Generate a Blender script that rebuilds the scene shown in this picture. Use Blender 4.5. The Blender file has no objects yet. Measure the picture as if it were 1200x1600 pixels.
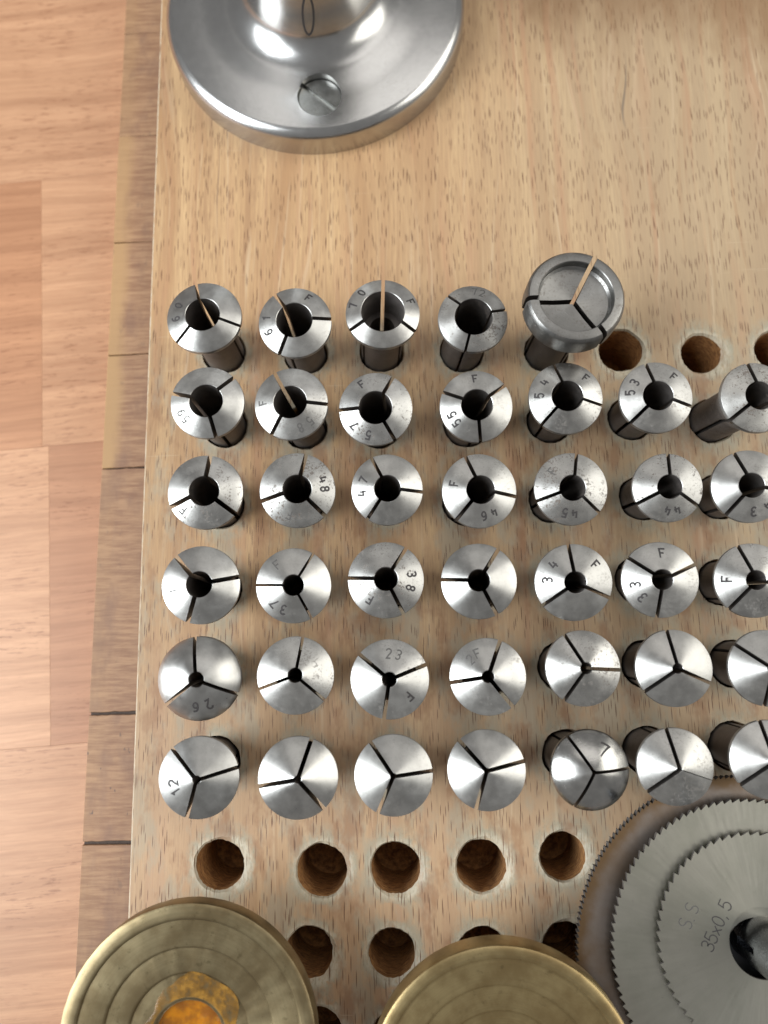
import bpy, bmesh, math, random
from mathutils import Vector, Matrix, geometry, noise

random.seed(7)
SC = bpy.context.scene
COL = SC.collection
MM = 0.001

# ------------------------------------------------------------------ camera
F, CX, CY, H = 1200.0, 600.0, 800.0, 145.0
NADIR = (640.0, 1030.0)
def ray(px, py): return Vector(((px - CX) / F, -(py - CY) / F, -1.0))
_n = ray(*NADIR).normalized()
_a, _b = ray(200, 1430), ray(252, 0)
_yc = (_b / _b.dot(_n) - _a / _a.dot(_n)).normalized()
_zc = -_n
_xc = _yc.cross(_zc).normalized()
ROT = Matrix((_xc, _yc, _zc))
def at(px, py, z=0.0):
    """real point (mm) on the level z that the pixel shows"""
    w = ROT @ ray(px, py)
    t = (z - H) / w.z
    return Vector((w.x * t, w.y * t, z))
def depth(px, py, z):
    return (z - H) / (ROT @ ray(px, py)).z
cam_d = bpy.data.cameras.new('camera')
cam = bpy.data.objects.new('camera', cam_d); COL.objects.link(cam)
cam.matrix_world = Matrix.Translation((0, 0, H * MM)) @ ROT.to_4x4()
cam_d.sensor_fit = 'VERTICAL'; cam_d.sensor_height = 36; cam_d.sensor_width = 27
cam_d.lens = 36 * F / 1600
cam_d.clip_start = 0.005; cam_d.clip_end = 20
cam_d.dof.use_dof = True
cam_d.dof.focus_distance = 0.133
cam_d.dof.aperture_fstop = 15
SC.camera = cam
SC.view_settings.view_transform = 'Standard'
SC.view_settings.look = 'None'
SC.view_settings.exposure = 0.1
SC.view_settings.gamma = 1.0
SC.render.resolution_x, SC.render.resolution_y = 768, 1024

# ------------------------------------------------------------------ world: the dim room
W = bpy.data.worlds.new('World'); SC.world = W; W.use_nodes = True
W.node_tree.nodes['Background'].inputs[0].default_value = (0.98, 0.97, 0.96, 1)
W.node_tree.nodes['Background'].inputs[1].default_value = 0.235

# ------------------------------------------------------------------ lamps: the two windows and the ceiling
def window_light(name, az, el, dist, sx, sy, power, color):
    l = bpy.data.lights.new(name, 'AREA'); l.shape = 'RECTANGLE'
    l.size, l.size_y, l.energy, l.color = sx, sy, power, color
    o = bpy.data.objects.new(name, l); COL.objects.link(o)
    a, e = math.radians(az), math.radians(el)
    p = Vector((math.cos(a) * math.cos(e), math.sin(a) * math.cos(e), math.sin(e))) * dist
    o.location = p
    o.rotation_euler = (-p).to_track_quat('-Z', 'Y').to_euler()
window_light('window_light', 188, 37, 1.0, 0.62, 0.82, 14.5, (0.91, 0.965, 1.0))
window_light('second_window_light', 8, 36, 2.0, 1.5, 1.2, 21.0, (1.0, 0.98, 0.91))
window_light('ceiling_bounce_light', 75, 62, 2.2, 1.8, 1.0, 7.0, (1.0, 0.97, 0.93))

# ------------------------------------------------------------------ node helper
class NT:
    def __init__(s, name):
        s.m = bpy.data.materials.new(name); s.m.use_nodes = True
        s.t = s.m.node_tree; s.b = s.t.nodes['Principled BSDF']
    def n(s, typ, ins=None, **kw):
        x = s.t.nodes.new('ShaderNode' + typ)
        for k, v in kw.items(): setattr(x, k, v)
        for k, v in (ins or {}).items(): s.put(x.inputs[k], v)
        return x
    def put(s, sock, v):
        if isinstance(v, bpy.types.NodeSocket): s.t.links.new(v, sock)
        else:
            if isinstance(v, tuple) and len(v) == 3 and sock.type == 'RGBA': v = v + (1,)
            sock.default_value = v
    def math(s, op, a, b=0.0, c=0.0, clamp=False):
        return s.n('Math', {0: a, 1: b, 2: c}, operation=op, use_clamp=clamp).outputs[0]
    def mix(s, f, a, b, mode='MIX'):
        x = s.n('Mix', data_type='RGBA', blend_type=mode)
        s.put(x.inputs[0], f); s.put(x.inputs[6], a); s.put(x.inputs[7], b)
        return x.outputs[2]
    def mm(s):
        tc = s.n('TexCoord')
        return s.n('VectorMath', {0: tc.outputs['Object'], 1: (1000, 1000, 1000)}, operation='MULTIPLY').outputs[0]
    def sc(s, v, k): return s.n('VectorMath', {0: v, 1: k}, operation='MULTIPLY').outputs[0]
    def add(s, v, k): return s.n('VectorMath', {0: v, 1: k}, operation='ADD').outputs[0]
    def noise(s, v, scale=1.0, detail=3.0, rough=0.55, dist=0.0):
        return s.n('TexNoise', {'Vector': v, 'Scale': scale, 'Detail': detail, 'Roughness': rough, 'Distortion': dist}).outputs[0]
    def ramp(s, v, lo, hi, smooth=True):
        x = s.n('MapRange', {0: v, 1: lo, 2: hi, 3: 0.0, 4: 1.0}, interpolation_type='SMOOTHSTEP' if smooth else 'LINEAR')
        return x.outputs[0]
    def bump(s, h, strength, dist):
        return s.n('Bump', {'Height': h, 'Strength': strength, 'Distance': dist * MM}).outputs[0]
    def set(s, **kw):
        for k, v in kw.items(): s.put(s.b.inputs[k.replace('_', ' ')], v)
        return s.m
    def info(s):
        i = s.n('ObjectInfo'); q = s.n('SeparateColor', {0: i.outputs['Color']})
        return i, q.outputs[0], q.outputs[1], q.outputs[2]

# ------------------------------------------------------------------ materials
def mat_steel(name, base, rough, aniso=0.65, turned=True, streak=0.05, cloudy=1.0):
    """turned steel: fine rings round the part's axis; the object colour carries tint, spotting and roughness of each piece"""
    k = NT(name); p = k.mm(); info, tint, spot, rg = k.info()
    sep = k.n('SeparateXYZ', {0: p})
    r = k.math('SQRT', k.math('ADD', k.math('MULTIPLY', sep.outputs[0], sep.outputs[0]), k.math('MULTIPLY', sep.outputs[1], sep.outputs[1])))
    seed = k.math('MULTIPLY', info.outputs['Random'], 97.0)
    pr = k.add(p, k.n('CombineXYZ', {0: seed, 1: seed, 2: 0.0}).outputs[0])
    rings = k.noise(k.n('CombineXYZ', {0: k.math('MULTIPLY', r, 4.5), 1: seed, 2: 0.0}).outputs[0], 1.0, 4.0, 0.7)
    cloud = k.noise(pr, 0.55, 4.0, 0.6)
    spots = k.ramp(k.math('ADD', k.noise(pr, 2.6, 5.0, 0.65), k.math('MULTIPLY', k.noise(pr, 0.45, 2.0), 0.5)), 0.80, 0.93)
    spots = k.math('MULTIPLY', spots, k.math('MULTIPLY', spot, 1.9), clamp=True)
    pits = k.math('MULTIPLY', k.ramp(k.noise(pr, 6.0, 2.0, 0.5), 0.64, 0.72), k.math('ADD', k.math('MULTIPLY', spot, 1.4), 0.12), clamp=True)
    b = k.mix(k.ramp(cloud, 0.3, 0.7), tuple(c * (1 - .24 * cloudy) for c in base), base)
    b = k.mix(k.math('MULTIPLY', rings, streak * 4), b, tuple(c * 0.8 for c in base))
    b = k.mix(1.0, b, k.n('CombineColor', {0: tint, 1: tint, 2: tint}).outputs[0], 'MULTIPLY')
    b = k.mix(k.math('MULTIPLY', spots, 0.8), b, (0.13, 0.10, 0.08))
    b = k.mix(k.math('MULTIPLY', pits, 0.7), b, (0.10, 0.08, 0.07))
    q = k.n('VectorRotate', {'Vector': pr, 'Angle': k.math('MULTIPLY', info.outputs['Random'], 6.28)}, rotation_type='Z_AXIS').outputs[0]
    scr = k.math('MAXIMUM', k.ramp(k.noise(k.sc(q, (0.35, 9.0, 1.0)), 1.0, 2.0), 0.70, 0.76), k.ramp(k.noise(k.sc(q, (7.0, 0.6, 1.0)), 1.0, 2.0), 0.72, 0.77))
    b = k.mix(k.math('MULTIPLY', scr, 0.35), b, tuple(min(1, c * 1.25) for c in base))
    ro = k.math('ADD', k.math('ADD', rough, rg), k.math('MULTIPLY', k.math('SUBTRACT', cloud, 0.5), 0.18 * cloudy))
    ro = k.math('ADD', ro, k.math('MULTIPLY', spots, 0.25), clamp=True)
    kw = dict(Base_Color=b, Metallic=k.math('SUBTRACT', 1.0, k.math('MULTIPLY', spots, 0.6)), Roughness=ro)
    if turned:
        tl = k.n('CombineXYZ', {0: sep.outputs[0], 1: sep.outputs[1], 2: 0.0}).outputs[0]
        tw = k.n('VectorTransform', {0: tl}, vector_type='VECTOR', convert_from='OBJECT', convert_to='WORLD').outputs[0]
        kw['Anisotropic'] = aniso
        k.put(k.b.inputs['Tangent'], k.n('VectorMath', {0: tw}, operation='NORMALIZE').outputs[0])
    hgt = k.math('ADD', k.math('MULTIPLY', rings, 0.5), k.math('MULTIPLY', k.noise(pr, 9.0, 2.0), 0.25))
    kw['Normal'] = k.bump(hgt, 0.6, 0.035)
    return k.set(**kw)
STEEL = mat_steel('turned_steel', (0.61, 0.60, 0.575), 0.10, 0.66, True, 0.13)
SHANK = mat_steel('ground_steel', (0.25, 0.225, 0.21), 0.30, 0.3)
FLANGE = mat_steel('polished_steel', (0.53, 0.525, 0.515), 0.25, 0.3, True, 0.02, 0.2)
SCREWM = mat_steel('screw_steel', (0.42, 0.42, 0.40), 0.34, 0.0, False)
DARKSTEEL = mat_steel('blued_steel', (0.11, 0.115, 0.125), 0.25, 0.3)

k = NT('stamp_ink'); MARK = k.set(Base_Color=(0.055, 0.05, 0.05), Roughness=0.6, Metallic=0.3)
k = NT('faint_stamp'); FAINT = k.set(Base_Color=(0.115, 0.11, 0.105), Roughness=0.55, Metallic=0.3)

def mat_blade(name, base, tintmix, rough, rust_from=0):
    k = NT(name); p = k.mm(); info, tint, spot, rg = k.info()
    sep = k.n('SeparateXYZ', {0: p})
    ang = k.math('ARCTAN2', sep.outputs[1], sep.outputs[0])
    r = k.math('SQRT', k.math('ADD', k.math('MULTIPLY', sep.outputs[0], sep.outputs[0]), k.math('MULTIPLY', sep.outputs[1], sep.outputs[1])))
    ca = k.math('MULTIPLY', k.math('COSINE', ang), 34.0); sa = k.math('MULTIPLY', k.math('SINE', ang), 34.0)
    st = k.noise(k.n('CombineXYZ', {0: ca, 1: sa, 2: k.math('MULTIPLY', r, 0.16)}).outputs[0], 1.0, 4.0, 0.7)
    cl = k.noise(p, 0.12, 4.0, 0.6)
    sp = k.ramp(k.noise(p, 0.9, 5.0, 0.7), 0.60, 0.75)
    b = k.mix(st, tuple(c * 0.87 for c in base), base)
    b = k.mix(k.math('MULTIPLY', k.ramp(cl, 0.35, 0.7), tintmix[3]), b, tintmix[:3])
    b = k.mix(k.math('MULTIPLY', sp, 0.22), b, (0.16, 0.13, 0.10))
    if rust_from:
        ru = k.ramp(k.math('ADD', r, k.math('MULTIPLY', k.noise(p, 0.25, 4.0), 4.0)), rust_from + 1.2, rust_from + 3.4)
        b = k.mix(k.math('MULTIPLY', ru, 0.85), b, (0.20, 0.12, 0.055))
    ro = k.math('ADD', rough, k.math('MULTIPLY', k.math('SUBTRACT', st, 0.5), 0.12))
    tl = k.n('CombineXYZ', {0: k.math('MULTIPLY', sep.outputs[1], -1.0), 1: sep.outputs[0], 2: 0.0}).outputs[0]
    tw = k.n('VectorTransform', {0: tl}, vector_type='VECTOR', convert_from='OBJECT', convert_to='WORLD').outputs[0]
    k.put(k.b.inputs['Tangent'], k.n('VectorMath', {0: tw}, operation='NORMALIZE').outputs[0])
    return k.set(Base_Color=b, Metallic=0.95, Roughness=ro, Anisotropic=0.5, Normal=k.bump(st, 0.12, 0.03))
BLADE = mat_blade('ground_blade_steel', (0.52, 0.50, 0.43), (0.38, 0.375, 0.31, 0.6), 0.34)
BLADEBROWN = mat_blade('brown_blade_steel', (0.31, 0.265, 0.235), (0.23, 0.16, 0.105, 0.7), 0.45, 26.5)

def mat_brass(name, base, dull):
    k = NT(name); p = k.mm()
    sep = k.n('SeparateXYZ', {0: p})
    r = k.math('SQRT', k.math('ADD', k.math('MULTIPLY', sep.outputs[0], sep.outputs[0]), k.math('MULTIPLY', sep.outputs[1], sep.outputs[1])))
    rings = k.noise(k.n('CombineXYZ', {0: k.math('MULTIPLY', r, 3.0), 1: 0.0, 2: 0.0}).outputs[0], 1.0, 5.0, 0.75)
    cl = k.noise(p, 0.16, 5.0, 0.65); sp = k.ramp(k.noise(p, 0.7, 5.0, 0.7), 0.58, 0.72)
    b = k.mix(k.ramp(cl, 0.35, 0.65), tuple(c * x for c, x in zip(base, (.72, .66, .6))), base)
    b = k.mix(k.math('MULTIPLY', k.ramp(rings, .3, .7), 0.5), b, tuple(c * 0.6 for c in base))
    b = k.mix(k.math('MULTIPLY', sp, dull), b, (0.13, 0.10, 0.05))
    ro = k.math('ADD', 0.26, k.math('MULTIPLY', cl, 0.2))
    tl = k.n('CombineXYZ', {0: sep.outputs[0], 1: sep.outputs[1], 2: 0.0}).outputs[0]
    tw = k.n('VectorTransform', {0: tl}, vector_type='VECTOR', convert_from='OBJECT', convert_to='WORLD').outputs[0]
    k.put(k.b.inputs['Tangent'], k.n('VectorMath', {0: tw}, operation='NORMALIZE').outputs[0])
    return k.set(Base_Color=b, Metallic=0.9, Roughness=ro, Anisotropic=0.5, Normal=k.bump(rings, 0.3, 0.03))
BRASS = mat_brass('bright_brass', (0.47, 0.36, 0.18), 0.4)
BRASSDULL = mat_brass('dull_brass', (0.33, 0.265, 0.15), 0.65)

TOOTH = mat_steel('dark_tooth_edge', (0.22, 0.20, 0.185), 0.5, 0.0, False)
k = NT('amber_resin'); p = k.mm()
ROSIN = k.set(Base_Color=k.mix(k.ramp(k.noise(p, 0.5, 4.0), 0.35, 0.65), (0.44, 0.165, 0.008), (0.24, 0.085, 0.010)), Roughness=0.16,
              Subsurface_Weight=0.3, Subsurface_Radius=(0.002, 0.0008, 0.0002), Normal=k.bump(k.noise(p, 0.6, 2.0), 0.3, 0.3))

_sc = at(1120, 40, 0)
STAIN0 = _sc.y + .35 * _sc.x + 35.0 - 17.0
k = NT('resin_film'); p = k.mm()
n_ = k.noise(p, 0.45, 5.0, 0.65)
FILM = k.set(Base_Color=k.mix(k.ramp(n_, .35, .65), (0.26, 0.115, 0.012), (0.33, 0.17, 0.03)), Roughness=0.22, Alpha=k.math('MULTIPLY', k.ramp(n_, .28, .66), .85))
def mat_beech():
    """beech board: soft growth bands, short dark ray flecks along the grain, dirt and wear round the holes"""
    k = NT('beech_wood'); p = k.mm()
    wob = k.noise(k.sc(p, (0.05, 0.012, 0.05)), 1.0, 2.0)
    pw = k.add(p, k.n('CombineXYZ', {0: k.math('MULTIPLY', wob, 14.0), 1: 0.0, 2: 0.0}).outputs[0])
    band = k.noise(k.sc(pw, (0.16, 0.006, 0.16)), 1.0, 4.0, 0.6)
    fine = k.noise(k.sc(p, (2.6, 0.09, 3.2)), 1.0, 5.0, 0.75)
    cloud = k.noise(k.sc(p, (0.03, 0.02, 0.03)), 1.0, 3.0, 0.6)
    b = k.mix(k.ramp(band, 0.32, 0.68), (0.43, 0.245, 0.118), (0.62, 0.41, 0.215))
    b = k.mix(k.math('MULTIPLY', k.ramp(fine, 0.32, 0.72), 0.75), b, (0.36, 0.205, 0.105))
    sep = k.n('SeparateXYZ', {0: p})
    grey = k.math('MULTIPLY', k.ramp(k.math('ADD', sep.outputs[0], k.math('MULTIPLY', cloud, 50.0)), 5.0, 90.0), 0.55)
    b = k.mix(grey, b, (0.405, 0.325, 0.215))
    pink = k.ramp(k.noise(k.sc(pw, (0.30, 0.010, 0.3)), 1.0, 2.0), 0.52, 0.72)
    b = k.mix(k.math('MULTIPLY', pink, 0.55), b, (0.44, 0.225, 0.125))
    # ray flecks, denser in some growth bands than in others
    dens = k.ramp(k.noise(k.sc(pw, (0.22, 0.022, 0.2)), 1.0, 3.0, 0.6), 0.22, 0.52)
    def flecks(sx, sy, lo, hi, seed):
        q = k.add(k.sc(p, (sx, sy, 1.0)), (seed, seed * 1.7, 0.0))
        v = k.n('TexVoronoi', {'Vector': q, 'Scale': 1.0, 'Randomness': 1.0}, voronoi_dimensions='2D')
        c = k.n('SeparateColor', {0: v.outputs['Color']})
        keep = k.math('MULTIPLY', c.outputs[0], c.outputs[1])
        return k.math('MULTIPLY', k.math('SUBTRACT', 1.0, k.ramp(v.outputs['Distance'], lo, hi)), k.math('MULTIPLY', k.ramp(keep, 0.03, 0.35), dens))
    fl = k.math('MAXIMUM', flecks(1.5, 0.085, 0.08, 0.15, 3.1), k.math('MULTIPLY', flecks(1.9, 0.15, 0.09, 0.18, 11.7), 0.9))
    fl = k.math('MAXIMUM', fl, k.math('MULTIPLY', flecks(1.0, 0.07, 0.04, 0.095, 27.0), 0.95))
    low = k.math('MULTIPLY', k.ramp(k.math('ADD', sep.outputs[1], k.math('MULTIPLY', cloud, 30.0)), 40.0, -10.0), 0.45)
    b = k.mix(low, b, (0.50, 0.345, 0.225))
    pale = k.ramp(k.noise(k.sc(pw, (0.9, 0.02, 0.9)), 1.0, 3.0, 0.6), 0.55, 0.75)
    b = k.mix(k.math('MULTIPLY', pale, 0.5), b, (0.62, 0.47, 0.31))
    dk = k.ramp(k.noise(k.add(k.sc(pw, (0.6, 0.014, 0.9)), (31.0, 5.0, 0.0)), 1.0, 3.0, 0.6), 0.56, 0.74)
    b = k.mix(k.math('MULTIPLY', dk, 0.6), b, (0.36, 0.205, 0.105))
    # dirt and wear round the holes, cracks and stains
    at_d = k.n('Attribute', attribute_name='dirt'); at_w = k.n('Attribute', attribute_name='wear')
    dn = k.noise(k.sc(p, (0.9, 0.45, 0.9)), 1.0, 5.0, 0.7)
    dirt = k.math('MULTIPLY', at_d.outputs['Fac'], k.ramp(dn, 0.32, 0.62))
    crack = k.ramp(k.noise(k.sc(pw, (1.1, 0.012, 1.0)), 1.0, 2.0), 0.70, 0.76)
    b = k.mix(k.math('MULTIPLY', crack, 0.75), b, (0.17, 0.13, 0.095))
    b = k.mix(k.math('MULTIPLY', dirt, 0.85), b, (0.36, 0.335, 0.25))
    fr = k.ramp(k.noise(k.sc(p, (4.5, 1.5, 4.5)), 1.0, 4.0, 0.7), 0.5, 0.7)
    b = k.mix(k.math('MULTIPLY', k.math('MULTIPLY', fr, at_d.outputs['Fac']), 0.45), b, (0.16, 0.135, 0.10))
    b = k.mix(k.math('MULTIPLY', at_w.outputs['Fac'], k.ramp(k.noise(k.sc(p, (2.2, 0.7, 2.2)), 1.0, 4.0, 0.7), 0.3, 0.6)), b, (0.56, 0.50, 0.38))
    stain = k.math('MULTIPLY', k.ramp(k.noise(k.sc(p, (0.22, 0.07, 0.2)), 1.0, 4.0, 0.65), 0.60, 0.74), 0.4)
    b = k.mix(stain, b, (0.30, 0.17, 0.085))
    gr = k.ramp(k.noise(k.add(k.sc(p, (0.16, 0.055, 0.1)), (7.0, 2.0, 0.0)), 1.0, 5.0, 0.7), 0.47, 0.62)
    zone = k.math('MULTIPLY', k.ramp(sep.outputs[1], 72.0, 50.0), k.ramp(sep.outputs[0], -62.0, -45.0))  # collet area: grime and brown stains, deepened to paint in shade among the collets
    b = k.mix(k.math('MULTIPLY', k.math('MULTIPLY', gr, zone), 0.55), b, (0.36, 0.325, 0.245))
    bs = k.ramp(k.noise(k.add(k.sc(p, (0.20, 0.09, 0.1)), (17.0, 22.0, 0.0)), 1.0, 4.0, 0.65), 0.50, 0.66)
    b = k.mix(k.math('MULTIPLY', k.math('MULTIPLY', bs, zone), 0.60), b, (0.30, 0.15, 0.075))
    b = k.mix(k.math('MULTIPLY', fl, 0.95), b, (0.14, 0.065, 0.030))
    # old brown stain at the far right corner of the board, a few scratches
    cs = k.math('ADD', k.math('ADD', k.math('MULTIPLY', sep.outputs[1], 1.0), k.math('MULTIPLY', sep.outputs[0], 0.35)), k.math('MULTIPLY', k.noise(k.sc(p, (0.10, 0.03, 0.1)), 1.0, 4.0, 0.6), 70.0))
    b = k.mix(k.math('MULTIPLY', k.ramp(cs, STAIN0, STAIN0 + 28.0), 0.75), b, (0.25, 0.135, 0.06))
    scr = k.ramp(k.noise(k.add(k.sc(p, (0.05, 3.0, 1.0)), (3.0, 9.0, 0.0)), 1.0, 2.0), 0.735, 0.76)
    b = k.mix(k.math('MULTIPLY', scr, 0.35), b, (0.66, 0.52, 0.36))
    hgt = k.math('SUBTRACT', k.math('MULTIPLY', fine, 0.5), k.math('ADD', k.math('MULTIPLY', fl, 0.8), crack))
    return k.set(Base_Color=b, Roughness=k.math('ADD', 0.42, k.math('MULTIPLY', fine, 0.2)), Normal=k.bump(hgt, 0.35, 0.08))
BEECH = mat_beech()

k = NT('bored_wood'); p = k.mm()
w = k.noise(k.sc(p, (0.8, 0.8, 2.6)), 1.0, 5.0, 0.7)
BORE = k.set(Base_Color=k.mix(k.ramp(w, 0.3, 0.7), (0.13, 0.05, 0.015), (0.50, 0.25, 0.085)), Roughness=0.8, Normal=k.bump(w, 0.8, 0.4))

_e0, _e1 = at(118, 1510, -5), at(197, 0, -5)
LEAN = (_e1.x - _e0.x) / (_e1.y - _e0.y); EX0 = _e0.x - LEAN * _e0.y
k = NT('edge_wood'); p = k.mm(); info, tr, tg, tb = k.info()
sd = k.math('MULTIPLY', info.outputs['Random'], 300.0)
q = k.add(p, k.n('CombineXYZ', {2: sd}).outputs[0])
sep = k.n('SeparateXYZ', {0: p})
g1 = k.noise(k.sc(q, (0.16, 1.3, 1.0)), 1.0, 5.0, 0.65)
g2 = k.noise(k.sc(q, (0.2, 0.10, 0.10)), 1.0, 3.0, 0.6)
b = k.mix(k.ramp(g1, 0.3, 0.7), (0.26, 0.125, 0.066), (0.43, 0.243, 0.130))
b = k.mix(k.math('MULTIPLY', k.ramp(g2, 0.45, 0.7), 0.55), b, (0.19, 0.095, 0.065))
yl = k.ramp(k.math('ADD', sep.outputs[0], k.math('ADD', k.math('MULTIPLY', k.math('SUBTRACT', g2, .5), 3.0), k.math('MULTIPLY', sep.outputs[1], -LEAN))), EX0 + 4.6, EX0 + 1.6)
b = k.mix(k.math('MULTIPLY', yl, tr), b, (0.46, 0.27, 0.12))
b = k.mix(k.math('MULTIPLY', k.ramp(k.noise(k.sc(q, (0.5, 0.28, 0.22)), 1.0, 3.0), 0.66, 0.72), tg), b, (0.10, 0.065, 0.055))
gl = k.noise(k.sc(q, (1.3, 0.05, 1.0)), 1.0, 3.0)
b = k.mix(k.math('MULTIPLY', gl, 0.2), b, (0.40, 0.27, 0.17))
EDGE = k.set(Base_Color=b, Roughness=0.55, Normal=k.bump(g1, 0.4, 0.1))
k = NT('dark_joint'); p = k.mm()
GAP = k.set(Base_Color=k.mix(k.noise(p, 2.0, 4.0), (0.035, 0.025, 0.02), (0.14, 0.10, 0.08)), Roughness=0.9)

k = NT('laminate_wood'); p = k.mm(); info, _, _, _ = k.info()
sd = k.math('MULTIPLY', info.outputs['Random'], 500.0)
q = k.add(p, k.n('CombineXYZ', {0: sd, 1: sd}).outputs[0])
wob = k.noise(k.sc(q, (0.012, 0.05, 1.0)), 1.0, 2.0)
q2 = k.add(q, k.n('CombineXYZ', {1: k.math('MULTIPLY', wob, 7.0)}).outputs[0])
g1 = k.noise(k.sc(q2, (0.008, 0.26, 1.0)), 1.0, 6.0, 0.72)
g2 = k.noise(k.sc(q2, (0.10, 1.7, 1.0)), 1.0, 5.0, 0.75)
patch = k.ramp(k.noise(k.sc(q, (0.02, 0.05, 1.0)), 1.0, 2.0), 0.35, 0.6)
pores = k.math('MULTIPLY', k.ramp(k.noise(k.sc(q2, (0.22, 1.5, 1.0)), 1.0, 4.0, 0.65), 0.53, 0.66), patch)
b = k.mix(k.ramp(g1, 0.3, 0.7), (0.74, 0.67, 0.63), (1.08, 1.05, 1.03))
b = k.mix(1.0, k.mix(1.0, info.outputs['Color'], (0.97, 0.93, 0.92), 'MULTIPLY'), b, 'MULTIPLY')
b = k.mix(k.math('MULTIPLY', k.ramp(g2, 0.35, 0.75), 0.45), b, (0.40, 0.185, 0.095))
b = k.mix(k.math('MULTIPLY', pores, 0.62), b, (0.24, 0.095, 0.045))
LAM = k.set(Base_Color=b, Roughness=0.42, Specular_IOR_Level=0.5, Normal=k.bump(g2, 0.08, 0.05))

# ------------------------------------------------------------------ object helpers
def link(name, me, mat=None, parent=None, smooth=35, color=None):
    o = bpy.data.objects.new(name, me); COL.objects.link(o)
    for m in (mat if isinstance(mat, (list, tuple)) else [mat] if mat else []): me.materials.append(m)
    if parent: o.parent = parent
    if smooth is not None:
        me.shade_smooth(); me.set_sharp_from_angle(angle=math.radians(smooth))
    if color: o.color = color
    return o
def mesh(name, vs, fs):
    me = bpy.data.meshes.new(name)
    me.from_pydata([(v[0] * MM, v[1] * MM, v[2] * MM) for v in vs], [], fs)
    bm = bmesh.new(); bm.from_mesh(me); bmesh.ops.recalc_face_normals(bm, faces=bm.faces); bm.to_mesh(me); bm.free()
    return me
def tag(o, label, cat, group=None, kind=None):
    o['label'] = label; o['category'] = cat
    if group: o['group'] = group
    if kind: o['kind'] = kind
    return o
def empty(name, loc, rot=None):
    o = bpy.data.objects.new(name, None); COL.objects.link(o)
    o.empty_display_size = 0.005
    o.location = Vector(loc) * MM
    if rot is not None: o.rotation_mode = 'QUATERNION'; o.rotation_quaternion = rot
    return o
def lathe(prof, n=96, close=True):
    """closed profile (r, z) spun round Z"""
    vs, fs, m = [], [], len(prof)
    ring = []
    for r, z in prof:
        if r < 1e-6: vs.append((0, 0, z)); ring.append([len(vs) - 1] * n)
        else:
            ring.append(list(range(len(vs), len(vs) + n)))
            for i in range(n):
                a = 2 * math.pi * i / n; vs.append((r * math.cos(a), r * math.sin(a), z))
    for j in range(m if close else m - 1):
        A, B = ring[j], ring[(j + 1) % m]
        if A[0] == A[1] and B[0] == B[1]: continue
        for i in range(n):
            q = [A[i], A[(i + 1) % n], B[(i + 1) % n], B[i]]
            f = []
            for x in q:
                if x not in f: f.append(x)
            if len(f) > 2: fs.append(f)
    return vs, fs
def box(x0, x1, y0, y1, z0, z1, bev=0.0):
    bm = bmesh.new()
    bmesh.ops.create_cube(bm, size=1.0)
    for v in bm.verts:
        v.co = Vector(((x0 if v.co.x < 0 else x1), (y0 if v.co.y < 0 else y1), (z0 if v.co.z < 0 else z1)))
    if bev: bmesh.ops.bevel(bm, geom=bm.edges[:], offset=bev, segments=2, affect='EDGES', profile=0.5)
    for v in bm.verts: v.co *= MM
    me = bpy.data.meshes.new('box'); bm.to_mesh(me); bm.free()
    return me

# ------------------------------------------------------------------ stroke lettering
def arc(cx, cy, rx, ry, a0, a1, n=10):
    return [(cx + rx * math.cos(math.radians(a0 + (a1 - a0) * i / n)), cy + ry * math.sin(math.radians(a0 + (a1 - a0) * i / n))) for i in range(n + 1)]
GLYPH = {
 '0': [arc(.3, .5, .28, .5, 90, 450, 18)],
 '1': [[(.1, .78), (.33, 1), (.33, 0)]],
 '2': [arc(.3, .72, .27, .28, 165, -35, 9) + [(.02, 0), (.6, 0)]],
 '3': [arc(.28, .75, .26, .25, 150, -85, 9) + arc(.28, .26, .29, .26, 85, -155, 10)],
 '4': [[(.16, 1), (.0, .34), (.64, .34)], [(.45, .72), (.45, 0)]],
 '5': [[(.55, 1), (.1, 1), (.05, .55)] + arc(.28, .32, .29, .32, 120, -150, 11)],
 '6': [[(.5, 1)] + arc(.34, .45, .31, .5, 110, 180, 5) + arc(.3, .29, .27, .29, 180, 540, 14)],
 '7': [[(0, 1), (.58, 1), (.2, 0)]],
 '8': [arc(.3, .76, .22, .24, -90, 270, 14), arc(.3, .27, .28, .27, 90, 450, 14)],
 '9': [[(.1, 0)] + arc(.26, .55, .31, .5, -70, 0, 5) + arc(.3, .71, .27, .29, 0, 360, 14)],
 'F': [[(.05, 0), (.05, 1), (.58, 1)], [(.05, .53), (.48, .53)]],
 'L': [[(.05, 1), (.05, 0), (.55, 0)]],
 'S': [arc(.3, .75, .27, .25, 35, 270, 9) + arc(.3, .25, .27, .25, 90, -145, 9)],
 'x': [[(.05, 0), (.55, .6)], [(.05, .6), (.55, 0)]],
 ',': [[(.2, .06), (.12, -.18)]],
 '.': [[(.12, .0), (.24, .0)]],
 'I': [[(.3, 0), (.3, 1)]],
}
def ribbon(path, w):
    """flat strip (left points, right points) along a polyline"""
    L, R = [], []; n = len(path)
    closed = (Vector(path[0]) - Vector(path[-1])).length < 1e-4
    for i, p in enumerate(path):
        a = Vector(path[i - 1]) if i > 0 else (Vector(path[-2]) if closed else None)
        c = Vector(path[i + 1]) if i < n - 1 else (Vector(path[1]) if closed else None)
        p = Vector(p)
        d1 = (p - a).normalized() if a else (c - p).normalized()
        d2 = (c - p).normalized() if c else d1
        t = (d1 + d2)
        if t.length < 0.2: t = d1
        t.normalize()
        nn = Vector((-t.y, t.x)); kk = w / max(0.45, nn.dot(Vector((-d1.y, d1.x))))
        L.append(p + nn * kk); R.append(p - nn * kk)
    return L, R
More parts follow.
